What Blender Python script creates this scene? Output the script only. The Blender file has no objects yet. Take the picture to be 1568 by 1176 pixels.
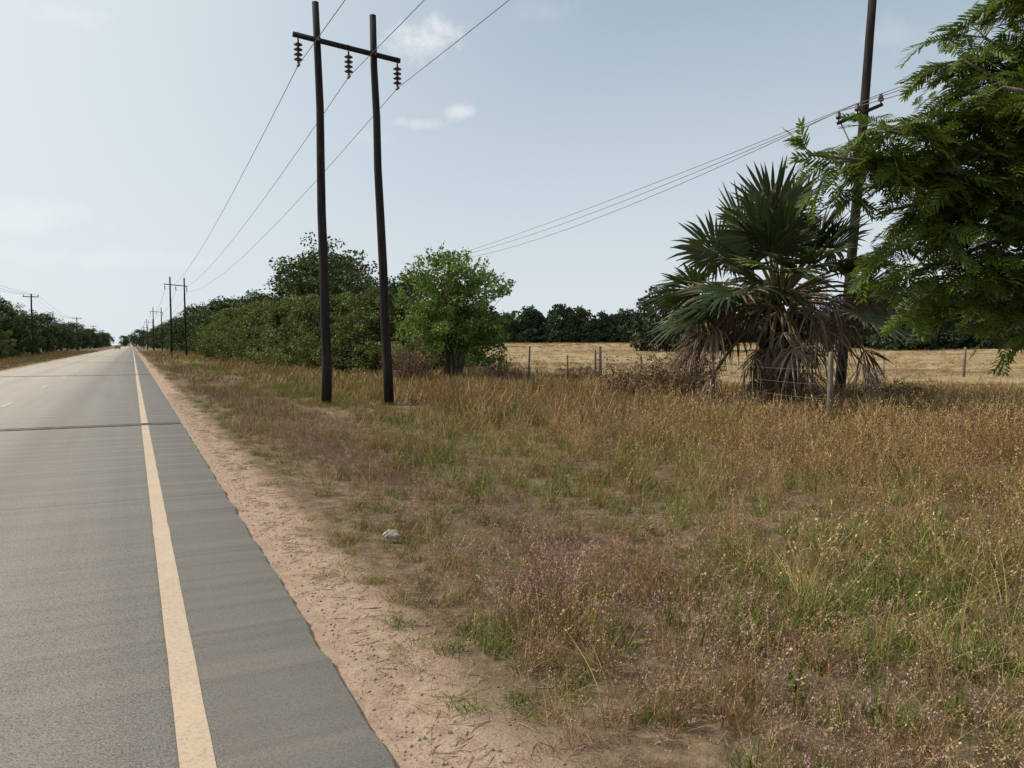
import bpy, math, numpy as np
from mathutils import Vector, Matrix, noise
R=np.random.default_rng(7)
sc=bpy.context.scene
rad=math.radians
SUN_B,SUN_E=-50.0,44.0
# ---------------------------------------------------------------- helpers
def smooth(a,b,x):
    t=np.clip((x-a)/(b-a),0,1); return t*t*(3-2*t)
def ground_h(x,y):
    x=np.asarray(x,float); y=np.asarray(y,float)
    a=np.abs(x+3.05)
    off=smooth(4.0,7.5,a)
    z=-0.035+off*(0.05*np.sin(x*.55+1.1*np.sin(y*.23))*np.cos(y*.31)+0.03*np.sin(x*1.7+y*1.3)-0.05)
    d=np.hypot(x,y)
    z=z+2.1*smooth(50,200,d)*smooth(20,60,x)
    return z
class MB:
    def __init__(s): s.V=[];s.F=[];s.M=[];s.A=[];s.n=0
    def add(s,v,f,m=0,a=0.5):
        v=np.asarray(v,float).reshape(-1,3); f=np.asarray(f,int).reshape(-1,4)
        s.V.append(v); s.F.append(f+s.n); s.n+=len(v)
        s.M.append(np.full(len(f),m) if np.isscalar(m) else np.asarray(m))
        s.A.append(np.full(len(f),a,float) if np.isscalar(a) else np.asarray(a,float))
    def tube(s,pts,rr,ns=8,m=0,a=0.5,cap=True):
        pts=np.asarray(pts,float); k=len(pts)
        rr=np.full(k,rr,float) if np.isscalar(rr) else np.asarray(rr,float)
        T=np.gradient(pts,axis=0); T/=np.linalg.norm(T,axis=1)[:,None]+1e-9
        d=pts[-1]-pts[0]; ref=np.eye(3)[np.argmin(np.abs(d))]
        S=np.cross(T,ref); S/=np.linalg.norm(S,axis=1)[:,None]+1e-9
        B=np.cross(T,S)
        an=np.arange(ns)/ns*2*np.pi
        v=pts[:,None,:]+rr[:,None,None]*(np.cos(an)[None,:,None]*S[:,None,:]+np.sin(an)[None,:,None]*B[:,None,:])
        i=np.arange(k-1)[:,None]*ns; j=np.arange(ns)[None,:]; j2=(j+1)%ns
        f=np.stack([i+j,i+j2,i+ns+j2,i+ns+j],-1).reshape(-1,4)
        v=v.reshape(-1,3)
        if cap and ns%2==0:
            c0=len(v); v=np.vstack([v,pts[0],pts[-1]])
            e=[]
            for q in range(0,ns,2):
                e.append([c0,(q+2)%ns,q+1,q]); o=(k-1)*ns
                e.append([c0+1,o+q,o+q+1,o+(q+2)%ns])
            f=np.vstack([f,e])
        s.add(v,f,m,a)
    def box(s,c,h,m=0,ax=None):
        c=np.asarray(c,float); ax=np.eye(3) if ax is None else np.asarray(ax,float)
        g=np.array([[x,y,z] for z in(-1,1) for y in(-1,1) for x in(-1,1)],float)*np.asarray(h,float)
        s.add(c+g@ax,[[0,2,3,1],[4,5,7,6],[0,1,5,4],[2,6,7,3],[0,4,6,2],[1,3,7,5]],m)
    def leaves(s,c,size,rg,m=0,a=0.5,wr=.32,dirs=None):
        n=len(c); A=rg.normal(size=(n,3)) if dirs is None else dirs+rg.normal(size=(n,3))*.35
        A/=np.linalg.norm(A,axis=1)[:,None]
        B=rg.normal(size=(n,3)); B=np.cross(A,B)
        B/=np.linalg.norm(B,axis=1)[:,None]+1e-9
        sz=size*rg.uniform(.65,1.25,n)[:,None]
        v=np.stack([c-A*sz*.5,c+B*sz*wr,c+A*sz*.5,c-B*sz*wr],1).reshape(-1,3)
        s.add(v,np.arange(4*n).reshape(-1,4),m,a)
    def arrays(s): return np.vstack(s.V),np.vstack(s.F),np.concatenate(s.M),np.concatenate(s.A)
    def mesh(s,name,mats,sm=False): return rawmesh(name,*s.arrays(),mats,sm)
    def obj(s,name,mats,sm=False,loc=(0,0,0),parent=None):
        return mkobj(name,s.mesh(name,mats,sm),loc,parent)
def rawmesh(name,V,F,M,A,mats,sm=False):
        me=bpy.data.meshes.new(name)
        me.vertices.add(len(V)); me.vertices.foreach_set('co',V.astype(np.float32).ravel())
        me.loops.add(len(F)*4); me.loops.foreach_set('vertex_index',F.astype(np.int32).ravel())
        me.polygons.add(len(F)); me.polygons.foreach_set('loop_start',(np.arange(len(F))*4).astype(np.int32))
        me.polygons.foreach_set('material_index',M.astype(np.int32))
        if sm: me.polygons.foreach_set('use_smooth',np.ones(len(F),bool))
        at=me.attributes.new('rnd','FLOAT','FACE'); at.data.foreach_set('value',A.astype(np.float32))
        for m in mats: me.materials.append(m)
        me.update(calc_edges=True)
        return me
def mkobj(name,me,loc=(0,0,0),parent=None,rot=0,scl=1):
    o=bpy.data.objects.new(name,me); sc.collection.objects.link(o)
    o.location=loc; o.rotation_euler=(0,0,rot); o.scale=(scl,)*3 if np.isscalar(scl) else scl
    if parent: o.parent=parent
    return o
# ---------------------------------------------------------------- materials
def newmat(name,rough=.7,spec=.3):
    m=bpy.data.materials.new(name); m.use_nodes=True; nt=m.node_tree
    b=nt.nodes['Principled BSDF']; b.inputs['Roughness'].default_value=rough
    b.inputs['Specular IOR Level'].default_value=spec
    return m,nt,b
def nd(nt,t,**k):
    n=nt.nodes.new(t)
    for a,v in k.items(): setattr(n,a,v)
    return n
def lk(nt,a,b): nt.links.new(a,b)
def mth(nt,op,a,b=None,c=None,clamp=False):
    n=nt.nodes.new('ShaderNodeMath'); n.operation=op; n.use_clamp=clamp
    for i,v in enumerate((a,b,c)):
        if v is None: continue
        if isinstance(v,(int,float)): n.inputs[i].default_value=v
        else: nt.links.new(v,n.inputs[i])
    return n.outputs[0]
def sstep(nt,x,a,b,o0=0.,o1=1.):
    n=nd(nt,'ShaderNodeMapRange',interpolation_type='SMOOTHSTEP'); lk(nt,x,n.inputs[0])
    for i,v in enumerate((a,b,o0,o1)): n.inputs[i+1].default_value=v
    return n.outputs[0]
def noi(nt,vec,scale,detail=4,rough=.55,dist=0):
    n=nd(nt,'ShaderNodeTexNoise'); lk(nt,vec,n.inputs['Vector']); n.inputs['Scale'].default_value=scale
    n.inputs['Detail'].default_value=detail; n.inputs['Roughness'].default_value=rough; n.inputs['Distortion'].default_value=dist
    return n.outputs[0]
def mixc(nt,f,a,b,bt='MIX'):
    n=nd(nt,'ShaderNodeMix',data_type='RGBA',blend_type=bt)
    for s,v in ((n.inputs[0],f),(n.inputs[6],a),(n.inputs[7],b)):
        if isinstance(v,(int,float)): s.default_value=v
        elif isinstance(v,tuple): s.default_value=(*v,1)
        else: lk(nt,v,s)
    return n.outputs[2]
def ramp(nt,f,cols):
    n=nd(nt,'ShaderNodeValToRGB'); e=n.color_ramp.elements
    while len(e)<len(cols): e.new(.5)
    for i,(p,c) in enumerate(cols): e[i].position=p; e[i].color=(*c,1)
    lk(nt,f,n.inputs[0]); return n.outputs[0]
def pos(nt): return nd(nt,'ShaderNodeNewGeometry').outputs['Position']
def bump(nt,b,h,strength=.5,dist=.01):
    n=nd(nt,'ShaderNodeBump'); n.inputs['Strength'].default_value=strength; n.inputs['Distance'].default_value=dist
    lk(nt,h,n.inputs['Height']); lk(nt,n.outputs[0],b.inputs['Normal'])
def leafmat(name,cols,tr=.3,nscale=.6,namp=.5,rough=.55,spec=.3,alt=None,altr=(.45,.62)):
    m,nt,b=newmat(name,rough,spec)
    at=nd(nt,'ShaderNodeAttribute',attribute_name='rnd').outputs['Fac']
    p=pos(nt)
    n_=noi(nt,p,nscale,1)
    f=mth(nt,'ADD',at,mth(nt,'MULTIPLY',mth(nt,'SUBTRACT',n_,.5),namp),clamp=True)
    c=ramp(nt,f,cols)
    if alt: c=mixc(nt,sstep(nt,n_,*altr),c,alt)
    if tr>0:
        lk(nt,c,b.inputs['Base Color'])
        t=nd(nt,'ShaderNodeBsdfTranslucent'); lk(nt,c,t.inputs[0])
        x=nd(nt,'ShaderNodeMixShader'); x.inputs[0].default_value=tr
        lk(nt,b.outputs[0],x.inputs[1]); lk(nt,t.outputs[0],x.inputs[2])
        lk(nt,x.outputs[0],nt.nodes['Material Output'].inputs[0])
    else:
        d=nd(nt,'ShaderNodeBsdfDiffuse'); lk(nt,c,d.inputs[0]); lk(nt,d.outputs[0],nt.nodes['Material Output'].inputs[0])
    return m
def plain(name,c1,c2,scale=8,rough=.8,spec=.2,bmp=0,stretch=None):
    m,nt,b=newmat(name,rough,spec)
    tc=nd(nt,'ShaderNodeTexCoord').outputs['Object']
    if stretch:
        mp=nd(nt,'ShaderNodeMapping'); mp.inputs['Scale'].default_value=stretch; lk(nt,tc,mp.inputs[0]); tc=mp.outputs[0]
    f=noi(nt,tc,scale,5,.6)
    lk(nt,mixc(nt,sstep(nt,f,.3,.7),c1,c2),b.inputs['Base Color'])
    if bmp: bump(nt,b,f,bmp,.02)
    return m
m_pole=plain('creosote_wood',(.010,.008,.008),(.035,.026,.024),3,.8,.2,.6,(6,6,.5))
m_post=plain('weathered_wood',(.12,.10,.08),(.26,.22,.18),5,.9,.1,.6,(6,6,.6))
m_bark=plain('bark',(.07,.05,.04),(.17,.13,.10),6,.95,.1,.8,(3,3,1))
m_barkpale=plain('pale_bark',(.10,.08,.065),(.24,.20,.16),6,.9,.1,.8,(3,3,1))
m_ceramic=plain('insulator_glaze',(.035,.018,.014),(.06,.03,.022),4,.25,.5)
m_metal=plain('steel',(.12,.11,.10),(.25,.22,.20),12,.5,.5)
m_wire=plain('cable',(.09,.09,.09),(.16,.16,.16),2,.5,.5)
m_fwire=plain('fence_wire',(.10,.08,.07),(.2,.17,.15),2,.6,.4)
m_dry=leafmat('dry_twigs',[(0,(.10,.065,.04)),(.5,(.22,.145,.09)),(1,(.38,.28,.19))],0)

# ---------------------------------------------------------------- ground
def axis(lo,hi,fine_lo,fine_hi,step,g=1.16):
    a=[fine_lo]; 
    while a[-1]<fine_hi: a.append(a[-1]+step)
    s=step
    while a[-1]<hi: s*=g; a.append(a[-1]+s)
    b=[fine_lo]; s=step
    while b[-1]>lo: s*=g; b.append(b[-1]-s)
    return np.array(sorted(set(b+a)))
gx=axis(-4000,4000,-9,22,.35); gy=axis(-4000,4500,-3,26,.4)
GX,GY=np.meshgrid(gx,gy); GZ=ground_h(GX,GY)
nx=len(gx); ii=(np.arange(len(gy)-1)[:,None]*nx+np.arange(nx-1)[None,:])
mb=MB(); mb.add(np.stack([GX,GY,GZ],-1),np.stack([ii,ii+1,ii+nx+1,ii+nx],-1))
m,nt,b=newmat('ground_soil',.95,.1)
p=pos(nt); sp=nd(nt,'ShaderNodeSeparateXYZ'); lk(nt,p,sp.inputs[0])
a=mth(nt,'ABSOLUTE',mth(nt,'ADD',sp.outputs[0],3.05))
n1=noi(nt,p,1.3,4); n2=noi(nt,p,9,5,.65); n3=noi(nt,p,60,4,.7); n4=noi(nt,p,.35,4,.6); n5=noi(nt,p,.05,3,.6)
aw=mth(nt,'ADD',a,mth(nt,'ADD',mth(nt,'MULTIPLY',mth(nt,'SUBTRACT',n1,.5),.65),mth(nt,'MULTIPLY',mth(nt,'SUBTRACT',n2,.5),.50)))
dirt=ramp(nt,n2,[(.25,(.29,.20,.145)),(.5,(.41,.295,.215)),(.75,(.50,.38,.29))])
dirt=mixc(nt,sstep(nt,n3,.50,.66),dirt,(.26,.18,.13))
dirt=mixc(nt,sstep(nt,n1,.52,.7),dirt,(.42,.285,.20))
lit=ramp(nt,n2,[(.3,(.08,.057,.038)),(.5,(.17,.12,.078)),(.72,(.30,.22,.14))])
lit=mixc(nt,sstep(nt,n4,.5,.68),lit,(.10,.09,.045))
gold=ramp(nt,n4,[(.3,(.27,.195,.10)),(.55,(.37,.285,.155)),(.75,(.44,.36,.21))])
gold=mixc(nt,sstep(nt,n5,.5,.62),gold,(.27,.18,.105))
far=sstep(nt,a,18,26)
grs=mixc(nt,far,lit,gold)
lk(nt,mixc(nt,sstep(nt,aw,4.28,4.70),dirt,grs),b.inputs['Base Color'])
hh=mth(nt,'ADD',mth(nt,'MULTIPLY',n2,1.0),mth(nt,'MULTIPLY',n3,.35))
bump(nt,b,hh,.8,.03)
mb.obj('ground',[m],True)

# ---------------------------------------------------------------- road
ys=np.concatenate([np.arange(-30,40,.06),np.geomspace(40,820,260)])
def jit(y,s): return np.array([noise.noise(Vector((v*2.3,s,0)))*.035+noise.noise(Vector((v*9,s+5,0)))*.018+noise.noise(Vector((v*28,s+9,0)))*.008 for v in y])
xr=.86+jit(ys,1); xl=-6.96+jit(ys,20)
k=len(ys); v=np.zeros((k,4,3))
v[:,:,1]=ys[:,None]; v[:,0,0]=xl-.03; v[:,0,2]=-.12; v[:,1,0]=xl; v[:,2,0]=xr; v[:,3,0]=xr+.025; v[:,3,2]=-.12
i=np.arange(k-1)[:,None]*4+np.arange(3)[None,:]
mb=MB(); mb.add(v,np.stack([i,i+1,i+5,i+4],-1))
def asphalt_color(nt):
    p=pos(nt); sp=nd(nt,'ShaderNodeSeparateXYZ'); lk(nt,p,sp.inputs[0])
    mp=nd(nt,'ShaderNodeMapping'); mp.inputs['Scale'].default_value=(1,.03,1); lk(nt,p,mp.inputs[0])
    mp2=nd(nt,'ShaderNodeMapping'); mp2.inputs['Scale'].default_value=(1,.16,1); lk(nt,p,mp2.inputs[0])
    big=noi(nt,mp2.outputs[0],.7,3,.5); st=noi(nt,mp.outputs[0],2.6,4,.6); fine=noi(nt,p,105,2,.7); med=noi(nt,p,40,2,.6)
    c=ramp(nt,st,[(.3,(.345,.297,.245)),(.7,(.42,.365,.305))])
    c=mixc(nt,sstep(nt,big,.42,.66,0,.35),c,(.45,.395,.335))
    c=mixc(nt,sstep(nt,fine,.54,.68,0,.8),c,(.64,.57,.49))
    c=mixc(nt,sstep(nt,med,.50,.36,0,.45),c,(.22,.19,.16))
    c=mixc(nt,sstep(nt,fine,.47,.34,0,.85),c,(.10,.088,.075))
    sh=sstep(nt,sp.outputs[0],.2,.35,0,.5)
    c=mixc(nt,sh,c,(.36,.305,.245))
    lane=mth(nt,'ABSOLUTE',mth(nt,'SUBTRACT',mth(nt,'ABSOLUTE',mth(nt,'ADD',sp.outputs[0],3.05)),1.6))
    c=mixc(nt,mth(nt,'MULTIPLY',sstep(nt,lane,.6,.0,0,.5),st),c,(.15,.135,.12))
    return c,fine,sp
m,nt,b=newmat('asphalt',.6,.22)
c,fine,sp=asphalt_color(nt); lk(nt,c,b.inputs['Base Color'])
bump(nt,b,fine,.16,.004)
road=mb.obj('road',[m])
def strip(x0,x1,y0,y1,z,step=.4,amp=.006,seed=0):
    n=max(2,int((y1-y0)/step)+1) if y1-y0<80 else 400
    y=np.linspace(y0,y1,n) if y1-y0<80 else np.concatenate([np.arange(y0,40,.3),np.geomspace(40,y1,150)])
    j0=np.array([noise.noise(Vector((q*3,seed,1))) for q in y])*amp; j1=np.array([noise.noise(Vector((q*3,seed,7))) for q in y])*amp
    v=np.zeros((len(y),2,3)); v[:,0,0]=x0+j0; v[:,1,0]=x1+j1; v[:,:,1]=y[:,None]; v[:,:,2]=z
    i=np.arange(len(y)-1)*2
    return v,np.stack([i,i+1,i+3,i+2],-1)
def paintmat(name,c1,c2,cover):
    m,nt,b=newmat(name,.7,.3)
    c,fine,sp=asphalt_color(nt); p=pos(nt)
    w=noi(nt,p,45,5,.75); w2=noi(nt,p,2.2,3)
    pc=mixc(nt,w2,c1,c2)
    f=sstep(nt,mth(nt,'ADD',w,mth(nt,'MULTIPLY',w2,.25)),.52,.70)
    f=mth(nt,'ADD',mth(nt,'MULTIPLY',f,1-cover),cover)
    lk(nt,mixc(nt,f,c,pc),b.inputs['Base Color']); bump(nt,b,fine,.2,.005)
    return m
mb=MB()
for a_ in [strip(.125,.25,-30,800,.004,seed=1),strip(-6.32,-6.2,-30,800,.004,seed=2)]: mb.add(*a_)
for q in range(-2,60):
    y0=25+q*9.7-1.6; v_,f_=strip(-3.11,-2.99,y0,y0+2.2,.004,seed=3+q); mb.add(v_,f_,1)
mb.obj('road_markings',[paintmat('road_paint',(.50,.375,.25),(.58,.45,.32),.45),paintmat('worn_road_paint',(.46,.42,.37),(.54,.50,.44),.15)])
m,nt,b=newmat('tar_seal',.6,.4); p=pos(nt)
lk(nt,ramp(nt,noi(nt,p,25,5,.7),[(.35,(.02,.018,.016)),(.6,(.07,.06,.055)),(.75,(.16,.14,.12))]),b.inputs['Base Color'])
mb=MB()
for y0,sk in ((16.9,.02),(45.5,.0),(78,.01),(120,0)):
    for off,w in ((0,.06),(.26,.045),(.13,.025)):
        x=np.arange(-6.9,.86,.05)
        c=y0+off+sk*(x+3)+np.array([noise.noise(Vector((q*.9,y0,0)))*.12+noise.noise(Vector((q*5,y0,off*9)))*.03 for q in x])
        hw=w*(1+.7*np.array([noise.noise(Vector((q*7,y0,off))) for q in x]))*(1 if y0<20 else 1.8)
        v=np.zeros((len(x),2,3)); v[:,:,0]=x[:,None]; v[:,0,1]=c-hw; v[:,1,1]=c+hw; v[:,:,2]=.008+off*.01
        i=np.arange(len(x)-1)*2; mb.add(v,np.stack([i,i+2,i+3,i+1],-1))
mb.obj('road_joint_seal',[m])

# ---------------------------------------------------------------- scatter (geometry nodes instancing)
def scatter(name,P,ROT,SCL,IDX,coll,parent=None):
    me=bpy.data.meshes.new(name); n=len(P)
    me.vertices.add(n); me.vertices.foreach_set('co',np.asarray(P,np.float32).ravel())
    for nm,tp,dat in (('rot','FLOAT_VECTOR',ROT),('scl','FLOAT_VECTOR',SCL)):
        at=me.attributes.new(nm,tp,'POINT'); at.data.foreach_set('vector',np.asarray(dat,np.float32).ravel())
    at=me.attributes.new('idx','INT','POINT'); at.data.foreach_set('value',np.asarray(IDX,np.int32))
    o=mkobj(name,me,parent=parent)
    g=bpy.data.node_groups.new(name+'_gn','GeometryNodeTree')
    g.interface.new_socket('Geometry',in_out='INPUT',socket_type='NodeSocketGeometry')
    g.interface.new_socket('Geometry',in_out='OUTPUT',socket_type='NodeSocketGeometry')
    gi=g.nodes.new('NodeGroupInput'); go=g.nodes.new('NodeGroupOutput')
    iop=g.nodes.new('GeometryNodeInstanceOnPoints'); ci=g.nodes.new('GeometryNodeCollectionInfo')
    ci.inputs['Collection'].default_value=coll; ci.inputs['Separate Children'].default_value=True; ci.inputs['Reset Children'].default_value=True
    iop.inputs['Pick Instance'].default_value=True
    def na(nm,tp):
        q=g.nodes.new('GeometryNodeInputNamedAttribute'); q.data_type=tp; q.inputs['Name'].default_value=nm
        return next(s for s in q.outputs if s.enabled and s.name=='Attribute')
    er=g.nodes.new('FunctionNodeEulerToRotation')
    g.links.new(gi.outputs[0],iop.inputs['Points']); g.links.new(ci.outputs[0],iop.inputs['Instance'])
    g.links.new(na('idx','INT'),iop.inputs['Instance Index'])
    g.links.new(na('rot','FLOAT_VECTOR'),er.inputs[0]); g.links.new(er.outputs[0],iop.inputs['Rotation'])
    g.links.new(na('scl','FLOAT_VECTOR'),iop.inputs['Scale']); g.links.new(iop.outputs[0],go.inputs[0])
    md=o.modifiers.new('scatter','NODES'); md.node_group=g
    return o
def tmpl(coll,name,me):
    o=bpy.data.objects.new(name,me); coll.objects.link(o); return o
def merge(name,P,ROT,SCL,IDX,templ,mats,parent=None,rndamp=.3):
    """one real mesh made of many transformed copies of small template meshes"""
    P=np.asarray(P,float);ROT=np.asarray(ROT,float);SCL=np.asarray(SCL,float);IDX=np.asarray(IDX)
    VV=[];FF=[];MM=[];AA=[];n0=0; rg=np.random.default_rng(1)
    cx,cy,cz=np.cos(ROT).T; sx,sy,sz=np.sin(ROT).T
    M3=np.stack([np.stack([cy*cz,sx*sy*cz-cx*sz,cx*sy*cz+sx*sz],-1),np.stack([cy*sz,sx*sy*sz+cx*cz,cx*sy*sz-sx*cz],-1),np.stack([-sy,sx*cy,cx*cy],-1)],1)
    for k_ in np.unique(IDX):
        V,F,M,A=templ[k_]; s=np.where(IDX==k_)[0]; n=len(s)
        W=np.einsum('nij,nvj->nvi',M3[s],V[None]*SCL[s][:,None,:])+P[s][:,None]
        VV.append(W.reshape(-1,3).astype(np.float32)); FF.append((F[None]+(np.arange(n)*len(V))[:,None,None]).reshape(-1,4)+n0); n0+=n*len(V)
        MM.append(np.tile(M,n)); AA.append((A[None]*(1-rndamp)+rg.uniform(0,rndamp,n)[:,None]).ravel())
    me=rawmesh(name,np.vstack(VV),np.vstack(FF),np.concatenate(MM),np.concatenate(AA),mats)
    return mkobj(name,me,parent=parent)

# ---------------------------------------------------------------- grass
def blades(mb,rg,n,spread,h0,h1,w,lean,segs=3,m=0,a0=0,a1=1):
    az=rg.uniform(0,2*np.pi,n); r=spread*np.sqrt(rg.uniform(0,1,n)); base=np.stack([r*np.cos(az),r*np.sin(az),0*r],-1)
    la=rg.uniform(0,2*np.pi,n); ln=lean*rg.uniform(.15,1,n); h=rg.uniform(h0,h1,n); t=np.linspace(0,1,segs+1)
    D=np.stack([np.cos(la),np.sin(la),0*la],-1)
    P=base[:,None]+D[:,None]*(ln*h)[:,None,None]*(t**1.6)[None,:,None]
    P[:,:,2]=h[:,None]*t[None]*(1-.22*ln[:,None]*t[None])
    sa=rg.uniform(0,2*np.pi,n); S=np.stack([np.cos(sa),np.sin(sa),0*sa],-1)
    W=w*(1-.8*t)*.5
    v=np.stack([P-S[:,None]*W[None,:,None],P+S[:,None]*W[None,:,None]],2)
    q=(np.arange(n)[:,None]*(segs+1)+np.arange(segs)[None])*2
    mb.add(v,np.stack([q,q+1,q+3,q+2],-1),m,np.repeat(rg.uniform(a0,a1,n),segs))
    return P
def heads(mb,rg,P,k,frac,rr,size,m,a0=0,a1=1,wr=.25):
    n=len(P); tip=P[:,-1]; d=P[:,-1]-P[:,-2]; L=np.linalg.norm(P[:,-1]-P[:,0],axis=1); d/=np.linalg.norm(d,axis=1)[:,None]
    u=rg.uniform(-.1,1,(n,k)); c=tip[:,None]-d[:,None]*(u*(L*frac)[:,None])[:,:,None]
    taper=(.35+1.0*np.clip(u,0,1))[:,:,None]
    c=c+rg.normal(size=(n,k,3))*rr*taper
    c=c.reshape(-1,3); dirs=np.repeat(d,k,0)
    mb.leaves(c,size,rg,m,np.repeat(rg.uniform(a0,a1,n),k),wr,dirs)
g_straw=leafmat('straw_grass',[(0,(.16,.095,.04)),(.35,(.30,.19,.080)),(.7,(.46,.325,.15)),(1,(.68,.55,.33))],0,.5,.5,alt=(.21,.20,.07),altr=(.54,.72))
g_pink=leafmat('redtop_grass',[(0,(.20,.105,.088)),(.5,(.36,.215,.185)),(1,(.56,.41,.36))],0,.8,.4)
g_pstem=leafmat('redtop_stems',[(0,(.14,.09,.05)),(.5,(.26,.175,.095)),(1,(.42,.32,.19))],0,.8,.4)
g_green=leafmat('green_grass',[(0,(.075,.10,.026)),(.5,(.155,.20,.046)),(1,(.33,.35,.10))],0,.8,.5)
g_thatch=leafmat('dead_grass',[(0,(.12,.08,.05)),(.5,(.26,.18,.12)),(1,(.50,.39,.27))],0,.8,.4)
g_rust=leafmat('rust_grass',[(0,(.15,.078,.038)),(.5,(.30,.172,.08)),(1,(.50,.34,.185))],0,.6,.4)
MG=[g_straw,g_pink,g_pstem,g_green,g_thatch,g_rust]
TG={}; idx={}; cnt=0
def reg(kind,mb):
    global cnt
    TG[cnt]=mb.arrays(); idx.setdefault(kind,[]).append(cnt); cnt+=1
for s in range(5):
    rg=np.random.default_rng(100+s)
    mb=MB(); blades(mb,rg,34,.12,.10,.40,.0060,1.1,3,0); blades(mb,rg,8,.12,.08,.3,.006,.8,3,3); P=blades(mb,rg,9,.10,.35,.70,.0036,.7,4,0,.3,1); heads(mb,rg,P,7,.2,.005,.022,0,.4,1); reg('straw',mb)
    mb=MB(); blades(mb,rg,30,.12,.10,.38,.0058,1.1,3,5); P=blades(mb,rg,9,.11,.35,.62,.0036,.6,4,5,.2,1); heads(mb,rg,P,7,.25,.009,.020,5,.4,1); reg('rust',mb)
    mb=MB(); blades(mb,rg,20,.13,.08,.28,.0055,1.1,3,2); blades(mb,rg,7,.12,.10,.28,.006,.8,3,3); P=blades(mb,rg,12,.13,.26,.54,.0028,.7,4,2); heads(mb,rg,P,17,.26,.011,.017,1,0,1,.28); reg('pink',mb)
    mb=MB(); blades(mb,rg,46,.14,.08,.34,.0085,1.0,3,3); blades(mb,rg,8,.12,.2,.48,.004,.6,3,0); reg('green',mb)
    mb=MB(); blades(mb,rg,34,.17,.05,.16,.006,2.6,3,4); reg('thatch',mb)
for s in range(3):
    rg=np.random.default_rng(200+s)
    mb=MB(); blades(mb,rg,40,.35,.15,.42,.016,.6,2,0); reg('fstraw',mb)
    mb=MB(); blades(mb,rg,40,.35,.12,.36,.016,.6,2,5); reg('frust',mb)
    mb=MB(); blades(mb,rg,40,.35,.12,.36,.016,.6,2,3); reg('fgreen',mb)
    mb=MB(); blades(mb,rg,26,.35,.12,.30,.014,.6,2,2); P=blades(mb,rg,24,.35,.2,.42,.010,.4,2,1); reg('fpink',mb)
for s in range(2):
    rg=np.random.default_rng(260+s); mb=MB()
    P=blades(mb,rg,7,.05,.12,.34,.006,.8,4,3)
    for q in range(1,5):
        c=np.repeat(P[:,q],5,0)+rg.normal(size=(35,3))*.025; mb.leaves(c,.04,rg,3,rg.uniform(0,.8,35),.28)
    reg('weed',mb)
for s in range(2):
    rg=np.random.default_rng(280+s); mb=MB()
    P=blades(mb,rg,8,.07,.25,.55,.005,.7,5,4,0,.6)
    for q in range(8):
        for k_ in range(2,6):
            o=P[q,k_]; d=rg.normal(size=3)*.07; d[2]=abs(d[2]); w_=np.array([.0015,0,.0]); mb.add([o-w_,o+w_,o+d+w_*.4,o+d-w_*.4],[[0,1,2,3]],4,.5)
            mb.leaves(o+d+rg.normal(size=(3,3))*.008,.018,rg,4,rg.uniform(.3,1,3),.35)
    reg('forb',mb)
for s in range(3):   # long flattened dry stalks crossing the sward
    rg=np.random.default_rng(295+s); mb=MB(); blades(mb,rg,7,.2,.30,.62,.007,1.6,5,0,.6,1); reg('stalk',mb)
def nz(x,y,s,o=0): return np.array([noise.noise(Vector((a*s,b_*s,o))) for a,b_ in zip(x,y)])
Pl,Rl,Sl,Il=[],[],[],[]
def put(x,y,kinds,sc_,rg,sxy=None):
    n=len(x)
    if n==0: return
    z=ground_h(x,y)-.01
    Pl.append(np.stack([x,y,z],-1)); t=rg.normal(size=(n,2))*.2
    Rl.append(np.stack([t[:,0],t[:,1],rg.uniform(0,6.28,n)],-1))
    sx=sc_ if sxy is None else sxy
    Sl.append(np.stack([sx*np.ones(n),sx*np.ones(n),sc_*np.ones(n)],-1)); Il.append(np.asarray(kinds))
def wedge(rg,r0,r1,dens,b0,b1):
    A=.5*(r1*r1-r0*r0)*rad(b1-b0); n=int(A*dens)
    r=np.sqrt(rg.uniform(r0*r0,r1*r1,n)); b_=rg.uniform(rad(b0),rad(b1),n)
    return r*np.sin(b_),r*np.cos(b_)
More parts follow.
